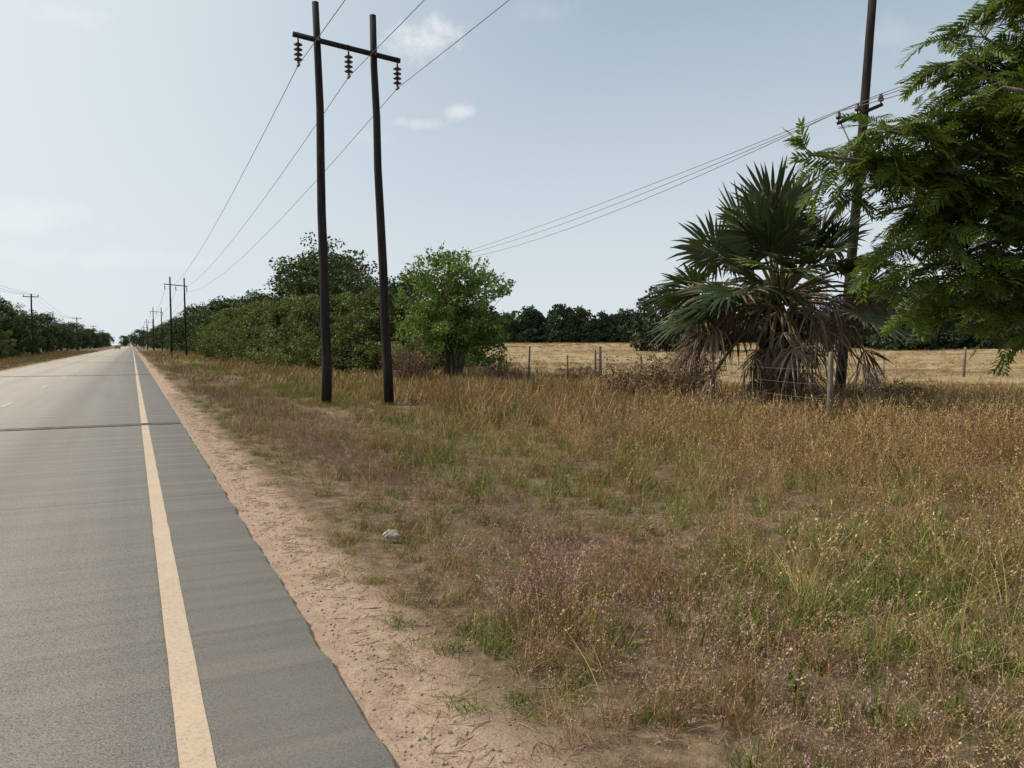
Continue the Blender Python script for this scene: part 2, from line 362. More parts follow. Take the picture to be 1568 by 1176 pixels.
def choose(rg,x,y,far=False):
    n=len(x); edge=1.22+.24*nz(x*0,y,.9,3)+.18*nz(x*0,y,3.1,5)
    n1=nz(x,y,.45,1); n2=nz(x,y,1.3,2); n3=nz(x,y,.12,8); n4=nz(x,y,2.2,33)
    s=x+n1*.8
    wp=np.exp(-((s-2.65)/.9)**2)*(2.1+1.8*n2)+.3*np.clip(n3*3,0,1)*(s>6)+.15
    wg=np.exp(-((s-4.8)/1.5)**2)*(.9+3.4*np.clip(n2+.05,0,1)+2.2*np.clip(n1,0,1))+.22+1.1*np.exp(-((s-1.6)/.4)**2)+1.2*np.clip(nz(x,y,.25,15),0,1)+1.5*np.clip(nz(x,y,.7,25)-.15,0,1)
    wsx=.50+.9*smooth(3.2,6,s)+.35*np.clip(n2,0,1)
    wr=.35+1.0*smooth(5,9,s)*(1+n1)+.5*np.exp(-((s-3.1)/.8)**2)
    wt=.7+.9*np.exp(-((s-1.6)/.5)**2)+1.0*np.clip(n4*2,0,1)
    wt=wt*(0 if far else 1)
    ww=(.03+.05*np.exp(-((s-4.5)/1.5)**2))*(0 if far else 1)
    wf=(.12+.15*np.exp(-((s-2)/1.)**2))*(0 if far else 1)
    wk=.10*(0 if far else 1)
    W=np.stack([wp,wg,wsx,wr,wt,ww*np.ones(n),wf*np.ones(n),wk*np.ones(n)],-1); W=np.clip(W,0,None); W/=W.sum(1)[:,None]; C=np.cumsum(W,1)
    u=rg.uniform(0,1,n)[:,None]; kk=np.minimum((u>C).sum(1),7)
    names=['fpink','fgreen','fstraw','frust','fstraw','fgreen','frust','fstraw'] if far else ['pink','green','straw','rust','thatch','weed','forb','stalk']
    I=np.array([idx[names[q]][rg.integers(0,len(idx[names[q]]))] for q in kk])
    keep=(x>edge)&(rg.uniform(0,1,n)<(.40+.60*smooth(0,.6,x-edge))*(.46+1.25*np.clip(n4+.22,0,1)))
    H=(.34+.66*smooth(0,1.2,x-edge))*(.58+.40*smooth(3.5,9,x))*(1+.45*n1+.4*n4)*rg.uniform(.6,1.3,n)
    bare=(np.exp(-((x-10.4)**2/1.6+(y-9.2)**2/.8))>.45)
    keep&=~(bare&(rg.uniform(0,1,n)<.8))
    for px,py in ((4.4,19.0),(6.0,19.0)):
        H=np.where(((x-px)/1.0)**2+((y-py)/2.4)**2<1,H*.66,H)
    return keep,I,H
rg=np.random.default_rng(5)
for r0,r1,dn,b0,b1 in ((1.2,7,105,5,84),(7,15,46,0,76)):
    x,y=wedge(rg,r0,r1,dn,b0,b1); kp,I,H=choose(rg,x,y); put(x[kp],y[kp],I[kp],H[kp],rg,np.maximum(H[kp],.6))
x,y=wedge(rg,15,32,13,0,68); kp,I,H=choose(rg,x,y,True); put(x[kp],y[kp],I[kp],H[kp]*1.1,rg,H[kp]*1.05)
x,y=wedge(rg,15,24,4,0,68); kp,I,H=choose(rg,x,y); put(x[kp],y[kp],I[kp],H[kp],rg,H[kp]*1.5)
x,y=wedge(rg,32,70,3.2,0,66); kp,I,H=choose(rg,x,y,True); kp&=~((x>20)&(rg.uniform(0,1,len(x))<.55)); H=np.where(x>20,H*.5,H*1.1); put(x[kp],y[kp],I[kp],H[kp],rg,H[kp]*1.8)
x,y=wedge(rg,70,200,.30,0,64); kp,I,H=choose(rg,x,y,True)
kp&=(x>2.0); I=np.where(x>20,np.where(nz(x,y,.03,4)>0,np.array(idx['fstraw'])[0],np.array(idx['frust'])[1]),I); H=np.where(x>20,.6,1.1)
put(x[kp],y[kp],I[kp],H[kp],rg,H[kp]*3.0)
n=4500; y=15+220*rg.uniform(0,1,n)**1.5; x=-7.5-9*rg.uniform(0,1,n)
pk=np.array(idx['fstraw']+idx['fstraw']+idx['frust']+idx['fgreen'])
I=pk[rg.integers(0,len(pk),n)]
H=.35+.5*smooth(7.5,9.5,-x)*rg.uniform(.6,1.2,n); put(x,y,I,H,rg,H*1.6)
merge('roadside_grass',np.vstack(Pl),np.vstack(Rl),np.vstack(Sl),np.concatenate(Il),TG,MG)

# ---------------------------------------------------------------- pebbles and litter on the shoulder
m_peb=plain('pebble_stone',(.25,.19,.15),(.46,.38,.32),20,.9,.2); TP={}
for s in range(4):
    rg=np.random.default_rng(300+s); mb=MB()
    t=np.linspace(0,1,5); mb.tube(np.stack([(t-.5)*1.2,0*t,0*t],-1),np.array([.18,.46,.55,.42,.15])*rg.uniform(.8,1.2,5),6); TP[s]=mb.arrays()
for s in range(3):
    rg=np.random.default_rng(330+s); mb=MB(); t=np.linspace(-1,1,5)
    mb.tube(np.stack([t*5,t*t*1.2*rg.uniform(-1,1),0*t+.2],-1),[.14,.2,.18,.16,.08],4,1,.8); TP[4+s]=mb.arrays()
rg=np.random.default_rng(9); n=6000
y=1.2+27*rg.uniform(0,1,n)**1.3; x=.88+np.abs(rg.normal(size=n))*.36+.12*rg.uniform(0,1,n)
I=rg.integers(0,4,n); st=rg.uniform(0,1,n)<.35; st&=x>1.05; I[st]=4+rg.integers(0,3,st.sum())
s_=np.where(st,rg.uniform(.006,.014,n),.004+.014*rg.uniform(0,1,n)**4)
merge('shoulder_pebbles',np.stack([x,y,ground_h(x,y)+.002],-1),np.stack([rg.uniform(-.2,.2,n),rg.uniform(-.2,.2,n),rg.uniform(0,6.28,n)],-1),np.stack([s_]*3,-1),I,TP,[m_peb,g_thatch])
mb=MB(); rg=np.random.default_rng(66)
for q in range(3):
    o=rg.normal(size=3)*np.array([.035,.03,.008]); t=np.linspace(0,1,7); mb.tube(np.stack([o[0]+(t-.5)*.13,o[1]+.02*np.sin(t*5),.05+o[2]+0*t],-1),np.array([.01,.02,.032,.022,.03,.02,.01])*rg.uniform(.7,1.2),8)
mb.obj('pale_stone',[plain('pale_rock',(.26,.21,.18),(.52,.46,.40),24,.9,.2,.6)],False,(1.88,6.15,-.03))

# ---------------------------------------------------------------- H-frame power poles
def polepath(x0,y0,h,lx,ly,seed,k=9,w=.03):
    t=np.linspace(0,1,k); rg=np.random.default_rng(seed); j=np.cumsum(rg.normal(size=(k,2)),0)*w; j-=t[:,None]*j[-1]; 
    return np.stack([x0+lx*t+j[:,0],y0+ly*t+j[:,1],-.3+(h+.3)*t],-1)
def insul_string(mb,p,n=4,m=2,L=.62):
    z=[0];r=[.02]
    for q in range(n):
        zz=-.08-q*(L-.12)/n
        for dz,rr in ((0,.03),(-.015,.05),(-.05,.115),(-.062,.11),(-.064,.035),(-.11,.03)): z.append(zz+dz); r.append(rr)
    z.append(-L);r.append(.03)
    z=np.array(z); mb.tube(np.stack([p[0]+0*z,p[1]+0*z,p[2]+z],-1),r,10,m)
HF=[-69,20.5,110,200,292,380,470,560]
tops={}
for q,Y in enumerate(HF):
    mb=MB()
    main=(Y==20.5)
    l1,l2=(-.16,-.40) if main else (R.normal()*.08,R.normal()*.08)
    rr=np.linspace(.140,.088,9)
    mb.tube(polepath(4.62,Y,10.48,l1,.05,q+3,w=.020),rr,12)
    mb.tube(polepath(6.38,Y+.02,10.42,l2,.0,q+40,w=.020),rr,12)
    a0=np.array([3.84,Y-.14,9.50]); a1=np.array([6.68,Y-.14,9.28])
    t=(a1-a0)/np.linalg.norm(a1-a0); ax=[t,[0,1,0],np.cross(t,[0,1,0])]
    mb.box((a0+a1)/2,(np.linalg.norm(a1-a0)/2,.045,.055),0,ax)
    for px,pz in ((4.48,9.44),(5.98,9.33)):
        mb.tube([(px,Y-.22,pz),(px,Y+.2,pz)],.018,6,1)
    pts=[]
    for px in (3.97,5.27,6.60):
        f=(px-a0[0])/(a1[0]-a0[0]); pz=9.50+f*(-.22)-.08
        mb.tube([(px,Y-.14,pz+.16),(px,Y-.14,pz-.04)],.02,6,1)
        insul_string(mb,(px,Y-.14,pz-.02)); pts.append((px,Y-.14,pz-.66))
        mb.box((px,Y-.14,pz-.67),(.03,.09,.02),1)
    tops[Y]=pts
    mb.obj('power_pole',[m_pole,m_metal,m_ceramic],True)
def wire(mb,a,b_,sag,r,k=28):
    a=np.array(a,float);b_=np.array(b_,float); t=np.linspace(0,1,k)
    P=a+(b_-a)*t[:,None]; P[:,2]-=sag*4*t*(1-t); mb.tube(P,r,4,0,cap=False)
mb=MB()
for q in range(len(HF)-1):
    for j in range(3): wire(mb,tops[HF[q]][j],tops[HF[q+1]][j],1.3,.010 if q<2 else .014,40)
mb.obj('power_line_cable',[m_wire],True)
LY=[30,131,235,330,430,530]; mb2=MB()
for q,Y in enumerate(LY):
    mb=MB(); mb.tube(polepath(-13,Y,9.0,R.normal()*.06,0,q+70),np.linspace(.14,.10,9),8)
    mb.box((-13,Y-.15,8.55),(1.0,.05,.06))
    for dx in (-.9,0,.9):
        z=np.array([8.6,8.68,8.7,8.78,8.80,8.86]); mb.tube(np.stack([-13+dx+0*z,Y-.15+0*z,z],-1),[.02,.02,.06,.07,.04,.03],8,2)
    mb.obj('utility_pole',[m_pole,m_metal,m_ceramic],True)
    if q: 
        for dx in (-.9,0,.9): wire(mb2,(-13+dx,LY[q-1]-.15,8.86),(-13+dx,Y-.15,8.86),1.2,.014)
mb2.obj('utility_line_cable',[m_wire],True)
FP=[(16.2,-27),(19.85,17.0),(24.5,62),(29,108)]
att=[]
for q,(x0,y0) in enumerate(FP):
    mb=MB(); z0=float(ground_h(x0,y0)); lx=.85 if q==1 else .1; H=12.8 if q==1 else 9.4
    mb.tube(polepath(x0,y0,H,lx*.8,-lx*.45,q+90,w=.02),np.linspace(.165,.12,9),12)
    hz=8.75; cx=x0+lx*.8*hz/H; cy=y0-lx*.45*hz/H
    u=np.array([.91,-.42,.0]); A=np.array([cx,cy-.2,hz])-u*.95+np.array([0,0,-.40]); B=np.array([cx,cy-.2,hz])+u*.42+np.array([0,0,.18])
    t=(B-A)/np.linalg.norm(B-A); n_=np.cross(t,[0,0,1]); n_/=np.linalg.norm(n_); mb.box((A+B)/2,(np.linalg.norm(B-A)/2,.045,.05),0,[t,n_,np.cross(t,n_)])
    mb.tube([A+t*.1,(cx,cy-.12,hz-1.9)],.022,6,1)
    pts=[]
    for f,dz in ((.03,0),(.45,.05),(.97,.3)):
        c=A+(B-A)*f; z=np.array([0,.1,.12,.2,.22,.27,.29,.34]); mb.tube(np.stack([c[0]+0*z,c[1]+0*z,c[2]+z],-1),[.02,.02,.08,.09,.05,.075,.05,.03],10,2); pts.append(c+np.array([0,0,.34]))
    att.append(pts); mb.obj('field_power_pole',[m_pole,m_metal,m_ceramic],True)
mb=MB()
for q in range(3):
    for j in range(3): wire(mb,att[q][j],att[q+1][j],(.85,.5,.2)[j],.012)
mb.obj('field_line_cable',[m_wire],True)

# ---------------------------------------------------------------- wire fence
def fence(name,posts,nw=4):
    mb=MB(); tp=[]
    for q,(x,y,h,r) in enumerate(posts):
        z=float(ground_h(x,y)); rg=np.random.default_rng(int(x*10+y)); lx,ly=rg.normal(size=2)*.03
        P=np.array([(x,y,z-.2),(x+lx*.5,y+ly*.5,z+h*.5),(x+lx,y+ly,z+h-.02),(x+lx,y+ly,z+h)]); mb.tube(P,[r*1.1,r,r*.92,r*.6],8,0)
        tp.append((x,y,z,h))
    for a_,b_ in zip(tp[:-1],tp[1:]):
        for w in range(nw):
            f=.25+.68*w/(nw-1); wire(mb,(a_[0],a_[1]-.06,a_[2]+f*min(a_[3],1.35)),(b_[0],b_[1]-.06,b_[2]+f*min(b_[3],1.35)),.03,.0035,8)
    o=mb.obj(name,[m_post,m_fwire],True)
fence('wire_fence',[(27,1.0,1.4,.05),(20.5,5.6,1.4,.05),(16.6,8.4,1.3,.035),(12.8,11.2,1.62,.055),(13.7,14.6,1.3,.03),(14.9,18.4,1.35,.035),(16.6,23.0,1.3,.03),(19.0,29.4,1.55,.075),(17.6,29.9,1.2,.03),(15.8,30.3,1.65,.045),(13.2,31,1.4,.04),(10,32.5,1.4,.04)])
fence('wire_fence',[(19.0,29.8,1.4,.05),(24,28.8,1.3,.035),(29,27.6,1.3,.035),(34,26.4,1.3,.035),(38.8,25.4,1.6,.07),(46,23.8,1.3,.035),(54,22,1.3,.05)],3)

# ---------------------------------------------------------------- trees
def crown_tree(mb,rg,H,Rr,bh,ncl,lpc,ls,lobes=9,stems=1,cr=.4,trunk=.16,wr=.32,skirt=0):
    cz=(H+bh)/2; hz=(H-bh)/2
    L=[]
    for q in range(lobes):
        d=rg.normal(size=3); d/=np.linalg.norm(d); rr_=rg.uniform(.35,.68)
        lr=rg.uniform(.34,.54)
        L.append((d[0]*Rr*rr_,d[1]*Rr*rr_,cz+d[2]*hz*rr_*.95,lr*Rr,lr*hz*1.05))
    for q in range(skirt):
        an=6.28*q/skirt+rg.normal()*.2; L.append((math.cos(an)*Rr*.62,math.sin(an)*Rr*.62,bh+hz*rg.uniform(.25,.5),Rr*.38,hz*.42))
    L.append((0,0,H-hz*.45,Rr*.4,hz*.45)); L=np.array(L)
    pk=rg.integers(0,len(L),ncl); d=rg.normal(size=(ncl,3)); d[:,2]+=.25; d/=np.linalg.norm(d,axis=1)[:,None]
    sh=rg.uniform(.62,1.10,ncl)
    C=L[pk,:3]+d*np.stack([L[pk,3],L[pk,3],L[pk,4]],-1)*sh[:,None]
    kk=C[:,2]>bh*.8+.1; C=C[kk]; pk=pk[kk]; ncl=len(C); cv=rg.uniform(0,1,ncl)
    csz=cr*rg.uniform(.6,1.35,ncl)
    g=rg.normal(size=(ncl,lpc,3)); g/=np.linalg.norm(g,axis=2)[:,:,None]; g*=rg.uniform(.2,1,(ncl,lpc,1))**.5
    P=C[:,None]+g*csz[:,None,None]*np.array([1,1,.75])
    a=np.repeat(cv,lpc)*.55+rg.uniform(0,.45,ncl*lpc)
    mb.leaves(P.reshape(-1,3),ls,rg,1,a,wr)
    for s in range(stems):
        an=rg.uniform(0,6.28); b0=np.array([math.cos(an),math.sin(an),0])*(.0 if stems==1 else .35*Rr*rg.uniform(.2,.7))
        fork=b0*1.3+np.array([0,0,max(bh,.5)+hz*.35])+np.append(rg.normal(size=2)*.15,0)
        base=b0.copy(); base[2]=-.2
        mid=(base+fork)/2+np.append(rg.normal(size=2)*.08,0)
        tr=trunk*(1 if stems==1 else .65)
        mb.tube([base,mid,fork],[tr*1.3,tr,tr*.75],8,0)
        for q in range(s,len(L),stems):
            e=L[q,:3]; md=(fork+e)/2+np.array([0,0,.1*hz])*rg.uniform(-1,1)
            mb.tube([fork,md,e],[tr*.55,tr*.35,tr*.15],6,0)
            for j in np.where(pk==q)[0][:7]:
                mb.tube([md,(md+C[j])/2+rg.normal(size=3)*.08,C[j]],[tr*.2,tr*.13,tr*.05],4,0,cap=False)
f_dark=leafmat('dark_foliage',[(0,(.022,.042,.010)),(.5,(.050,.082,.018)),(1,(.105,.145,.035))],.2,.5,.5)
f_aca=leafmat('acacia_foliage',[(0,(.044,.064,.013)),(.5,(.105,.132,.027)),(1,(.20,.22,.052))],.3,.25,.9)
f_bright=leafmat('bright_foliage',[(0,(.048,.085,.013)),(.5,(.115,.185,.030)),(1,(.26,.35,.075))],.38,.7,.4)
f_far=leafmat('hazed_distant_foliage',[(0,(.034,.054,.032)),(.5,(.058,.082,.048)),(1,(.095,.125,.065))],0,.1,.4)  # aerial haze put into the leaf colour: lighter and bluer greens
T=[]
for s,(H,Rr,bh,nc,lp,ls,cr,mt,sk) in enumerate([(8.7,3.6,.5,330,48,.21,.55,f_dark,4),(6.5,3.0,.2,310,48,.18,.46,f_dark,5),(5.2,3.0,.0,340,48,.15,.40,f_aca,8),(5.4,2.8,.0,340,48,.15,.40,f_aca,8),(8.0,3.8,.4,320,46,.25,.60,f_dark,5)]):
    mb=MB(); crown_tree(mb,np.random.default_rng(500+s),H,Rr,bh,nc,lp,ls,10,1 if s in(0,4) else 3,cr,.2,.34,sk); T.append((mb.mesh('roadside_tree',[m_bark,mt]),H))
row=[(13.6,60,10.0,0),(14.6,64,9.2,4),(13.3,72,8.5,1),(13.4,48,6.5,1),(14.2,42,5.7,1),(12.5,56,6.4,4),(11.0,61,5.3,2),(11.0,67,5.4,3),(10.5,74,5.6,2),(10.4,81,5.7,3),(10.4,89,6.0,2),(10.9,55.5,5.1,3),(11.0,50,5.0,2),(11.6,45,4.7,3),(12.6,42,4.9,2),(11.8,84,7.0,4),(13.5,98,8.2,0),
 (10.4,97,5.8,2),(10.6,105,6.2,3),(11.5,115,8.3,4),(10.8,128,6.6,1),(12,142,8.8,0),(11,160,9.3,4),(10.6,182,8.2,1),(11.5,205,9.5,0),(11,235,9.0,4),(11.5,265,9.0,0),(11,300,9.5,4),(12,340,10,0),(11,385,9.5,1),(12,440,11,4),(11,500,10,0),(7,690,14,4),(1.5,760,13,0),(11.5,590,13,0),(-6,780,10,4),(18.3,55,6.6,4),(19,68,7.5,1),(18,84,8,0),(18.2,46,4.6,1),(20,100,8,4)]
for q,(x,y,h,t) in enumerate(row):
    mkobj('roadside_tree' if t in(0,1,4) else 'acacia_bush',T[t][0],(x,y,float(ground_h(x,y))),None,q*2.1,h/T[t][1]*np.array([1.12,1.12,1]))
left=[(-17,84,6.3,4),(-15.8,101,7.0,0),(-16.5,118,8.0,4),(-15.5,134,6.8,1),(-17,150,8.6,0),(-16,170,7.6,4),(-16.5,195,8.0,1),(-16,222,8.2,0),(-16.8,255,8,4),(-16,290,8.6,1),(-17,330,9,0),(-16,375,8.5,4),(-17,430,9.5,1),(-16,500,10,0),(-16,590,10,4),(-22,110,8.6,0),(-22,140,9.5,4),(-23,180,10,1),(-14.5,92,3.2,2),(-14.2,104,2.6,3),(-14.8,84,3.0,3),(-14.8,112,3.6,2),(-15,125,3.2,3)]
for q,(x,y,h,t) in enumerate(left):
    mkobj('verge_tree' if t in(0,1,4) else 'acacia_bush',T[t][0],(x,y,-.05),None,q*1.7,h/T[t][1]*np.array([1.15,1.15,1]))
mb=MB(); rg=np.random.default_rng(611); crown_tree(mb,rg,5.8,2.95,.75,450,50,.16,14,6,.40,.15,.27,7)
for q in range(46):
    an=rg.uniform(0,6.28); e=rg.uniform(.1,1.3); b0=np.array([math.cos(an)*math.cos(e)*2.2,math.sin(an)*math.cos(e)*2.2,3.5+1.9*math.sin(e)]); d=np.array([math.cos(an)*.6,math.sin(an)*.6,.9*math.sin(e)+.3])*rg.uniform(.4,.9)
    mb.tube([b0,b0+d*.6,b0+d],[.015,.01,.004],4,0,cap=False); c=b0+d*rg.uniform(.1,1.05,(26,1))+rg.normal(size=(26,3))*.07; mb.leaves(c,.15,rg,1,rg.uniform(.3,1,26),.27)
mb.obj('green_tree',[m_bark,f_bright],False,(13.1,32.9,0))
tc_=bpy.data.collections.new('distant_tree_forms')
for s in range(5):
    rg=np.random.default_rng(700+s); mb=MB(); crown_tree(mb,rg,9.5+rg.uniform(-1,1.2),5.2,.0,250,30,.62,7,1,1.0,.3,.36,6); tmpl(tc_,'form_%d'%s,mb.mesh('form_%d'%s,[m_bark,f_far]))
pp=[];rg=np.random.default_rng(21)
def treerow(a,b_,n,j,sc0,sc1):
    for t in np.linspace(0,1,n):
        x=a[0]+(b_[0]-a[0])*t+rg.normal()*j; y=a[1]+(b_[1]-a[1])*t+rg.normal()*j; s=rg.uniform(sc0,sc1); pp.append((x,y,s,rg.integers(0,5),rg.uniform(0,6.28)))
treerow((40,240),(190,152),26,.6,.98,1.2); treerow((190,152),(270,105),14,2,.9,1.15); treerow((45,252),(280,112),56,2,.75,1.0); treerow((42,246),(280,108),70,1.5,.35,.55)
treerow((99,76),(150,46),12,2,.85,1.1); treerow((104,84),(160,52),12,2,.95,1.2); pp.append((69,90,.95,1,1.)); pp.append((75,88,.8,2,2.)); treerow((20,300),(60,240),9,3,.9,1.2)
treerow((112,70),(175,38),14,2,.5,.8)
pp=np.array(pp)
scatter('distant_treeline',np.stack([pp[:,0],pp[:,1],ground_h(pp[:,0],pp[:,1])-.3],-1),np.stack([0*pp[:,4],0*pp[:,4],pp[:,4]],-1),np.stack([pp[:,2]*1.0]*3,-1),pp[:,3],tc_)

def dry_bush(loc,Rr,H,n,seed,leaf=0,name='dry_bush'):
    rg=np.random.default_rng(seed); mb=MB()
    for q in range(n):
        an=rg.uniform(0,6.28); r0=rg.uniform(0,.35)*Rr; b0=np.array([math.cos(an)*r0,math.sin(an)*r0,-.05]); an2=an+rg.normal()*.9
        h=H*rg.uniform(.5,1); l=Rr*rg.uniform(.3,.9); t=np.linspace(0,1,5)
        P=b0+np.stack([math.cos(an2)*l*t**1.5,math.sin(an2)*l*t**1.5,h*(t-.25*t*t*rg.uniform(0,2))],-1)+rg.normal(size=(5,3))*.03
        av=rg.uniform(0,1); mb.tube(P,np.linspace(.012,.003,5),4,0,av,cap=False)
        for k_ in range(5):
            s=P[rg.integers(1,5)]; e=s+rg.normal(size=3)*np.array([.22,.22,.16])*Rr; mb.tube([s,(s+e)/2+rg.normal(size=3)*.03,e],[.006,.004,.002],4,0,av,cap=False)
            if leaf: mb.leaves(s+(e-s)*rg.uniform(0,1,(leaf,1))+rg.normal(size=(leaf,3))*.04,.07,rg,1,rg.uniform(0,1,leaf))
    mb.obj(name,[m_dry,m_dry if leaf<6 else f_aca],False,(loc[0],loc[1],float(ground_h(*loc))))
dry_bush((13.9,17.4),1.3,2.0,110,31,5); dry_bush((15.0,14.6),1.1,1.1,70,32,3); dry_bush((10.7,31.6),1.4,2.3,150,33,5); dry_bush((16.9,23.5),1.0,1.1,60,34,5)
dry_bush((18.4,14.0),1.2,1.0,80,35,3); dry_bush((14.4,30.5),1.2,1.3,70,36,4); dry_bush((12.9,18.6),1.0,1.5,60,37,5); dry_bush((17.8,29),1.1,1.0,60,38,5); dry_bush((15.2,12.8),1.1,.6,70,39,3)

# ---------------------------------------------------------------- fan palm
p_leaf=leafmat('palm_leaf',[(0,(.020,.036,.012)),(.5,(.046,.070,.020)),(1,(.11,.14,.04))],.25,.9,.3,.42,.4)
p_tip=leafmat('palm_leaf_yellowed',[(0,(.13,.12,.045)),(.5,(.23,.19,.085)),(1,(.36,.29,.15))],.2,.9,.3)
p_dead=leafmat('palm_leaf_dead',[(0,(.05,.034,.025)),(.5,(.15,.105,.075)),(.85,(.32,.245,.19)),(1,(.58,.49,.41))],.12,1.3,.5,.8,.1)
p_pet=leafmat('palm_stalk',[(0,(.05,.06,.02)),(.5,(.13,.11,.045)),(1,(.28,.23,.13))],0,.9,.3)
p_trunk=plain('palm_trunk',(.03,.022,.016),(.11,.08,.06),7,.95,.1,.8)
def fan(mb,rg,base,az,el,pl,br,state):
    d=np.array([math.cos(az)*math.cos(el),math.sin(az)*math.cos(el),math.sin(el)])
    t=np.linspace(0,1,7); sag=(.28 if state<.5 else .50)*pl*max(.15,math.cos(el))
    P=np.asarray(base)+d*pl*t[:,None]; P[:,2]-=sag*t**2.2
    mb.tube(P,np.linspace(.05,.022,7),6,3,rg.uniform(0,.9) if state<.5 else rg.uniform(.3,1))
    Tn=P[-1]-P[-2]; Tn/=np.linalg.norm(Tn)
    if state>=.5: Tn=Tn*.7+np.array([0,0,-.6]); Tn/=np.linalg.norm(Tn)
    S=np.cross(Tn,[0,0,1.]); 
    if np.linalg.norm(S)<.1: S=np.array([math.sin(az),-math.cos(az),0])
    S/=np.linalg.norm(S); tw=rg.normal()*.5; N=np.cross(S,Tn); S=S*math.cos(tw)+N*math.sin(tw); N=np.cross(S,Tn)
    n=34; span=rad(118 if state<.5 else 75)
    if el>1.38: span=rad(20)
    dph=2*span/n; av=rg.uniform(0,1); cup=rg.uniform(.05,.55)
    for q in range(n):
        if state>=.5 and rg.uniform()<.25: continue
        if el>1.38 and q%3: continue
        ph=-span+(q+.5)*dph+rg.normal()*(.02 if state<.5 else .15)
        dd=math.cos(ph)*Tn+math.sin(ph)*S+N*(cup*abs(math.sin(ph))+(.35*rg.normal() if state>=.5 else 0))
        dd/=np.linalg.norm(dd); Ls=br*(.72+.28*math.cos(ph*.8))*rg.uniform(.85,1.08)
        w=np.cross(N,dd); w/=np.linalg.norm(w)+1e-9
        rs=np.array([.03,.32,.56,.76,.91,1.0])*Ls; tn=math.tan(rad(135)/34) if (state>=.5 or el>1.38) else math.tan(dph/2)
        hw=np.array([.006,.31*Ls*tn,.58*Ls*tn,.42*Ls*tn,.18*Ls*tn,.002])
        if state>=.5: hw=hw*rg.uniform(.45,.9)
        dr=(.30 if state<.5 else .8)*rg.uniform(.2,1.4)*(1 if el<1.2 else .25)
        tt=np.clip((rs/Ls-.45)/.55,0,1); z=-dr*Ls*tt**1.8*.6
        if state>=.5: z=z-.2*Ls*(rs/Ls)**1.5
        c=P[-1]+dd*rs[:,None]+rg.normal(size=3)*(.12 if state>=.5 else .0)*((rs[:,None]/Ls)**2); c[:,2]+=z
        pleat=N*(hw*.7)[:,None]
        v=np.stack([c-w*hw[:,None]-pleat*.5,c+pleat*.5,c+w*hw[:,None]-pleat*.5],1).reshape(-1,3)
        i=np.arange(5)[:,None]*3+np.arange(2)[None]; F=np.stack([i,i+1,i+4,i+3],-1).reshape(-1,4)
        if state<.5:
            mm=np.zeros(10,int); u=rg.uniform(0,1)
            if u<.55*(.25+state*2): mm[6:]=1
            if u<.2: mm[8:]=1
            if u<.03+state*.6: mm[4:]=2 if rg.uniform()<.5 else 1
        else: mm=np.full(10,2)
        mb.add(v,F,mm,np.clip(av*.6+rg.uniform(0,.4),0,1))
mb=MB(); rg=np.random.default_rng(42)
zt=np.linspace(-.2,2.9,12); mb.tube(np.stack([.10*np.sin(zt),.05*zt,zt],-1),[.66,.64,.58,.52,.48,.44,.42,.40,.36,.30,.22,.1],14,4)
for q in range(230):
    z=rg.uniform(.0,2.6); an=q*2.399; r0=.62-.12*z; d=np.array([math.cos(an),math.sin(an),0]); b0=d*(r0-.08)+np.array([0,0,z]); L_=rg.uniform(.18,.42); e=b0+d*L_*.75+np.array([0,0,L_*.75])
    mb.tube([b0,(b0+e)/2+d*.05,e],[.085,.055,.02],6,4 if rg.uniform()<.6 else 3,rg.uniform(.2,1))
for q in range(38):
    f=q/37; el=rad(76-64*f**.85)+rg.normal()*.10; az=q*2.399963+rg.normal()*.25
    fan(mb,rg,(math.cos(az)*.15,math.sin(az)*.15,3.1-.3*f),az,el,rg.uniform(1.4,2.3),rg.uniform(1.2,1.6),.0 if f<.5 else (f-.5)*.85)
for az,el,pl,br in ((2.75,.38,2.5,1.6),(2.5,.80,2.4,1.5),(3.3,.25,2.3,1.5),(-.4,.35,2.3,1.5),(2.95,.10,2.5,1.4)): fan(mb,rg,(0,0,2.85),az,el,pl,br,0)
for q,(az,el) in enumerate([(2.2,1.42),(4.3,1.47),(.3,1.50),(5.4,1.4)]): fan(mb,rg,(0,0,2.95),az,el,rg.uniform(1.7,2.1),rg.uniform(1.2,1.5),0)
for q in range(54):
    az=q*2.399963+1+rg.normal()*.2; u=rg.uniform(0,1); el=rad(38-54*u); fan(mb,rg,(math.cos(az)*.3,math.sin(az)*.3,2.9-.5*u),az,el,rg.uniform(1.0,2.2),rg.uniform(.65,1.0),1)
mb.obj('fan_palm_tree',[p_leaf,p_tip,p_dead,p_pet,p_trunk],False,(15.85,15.6,-.05))

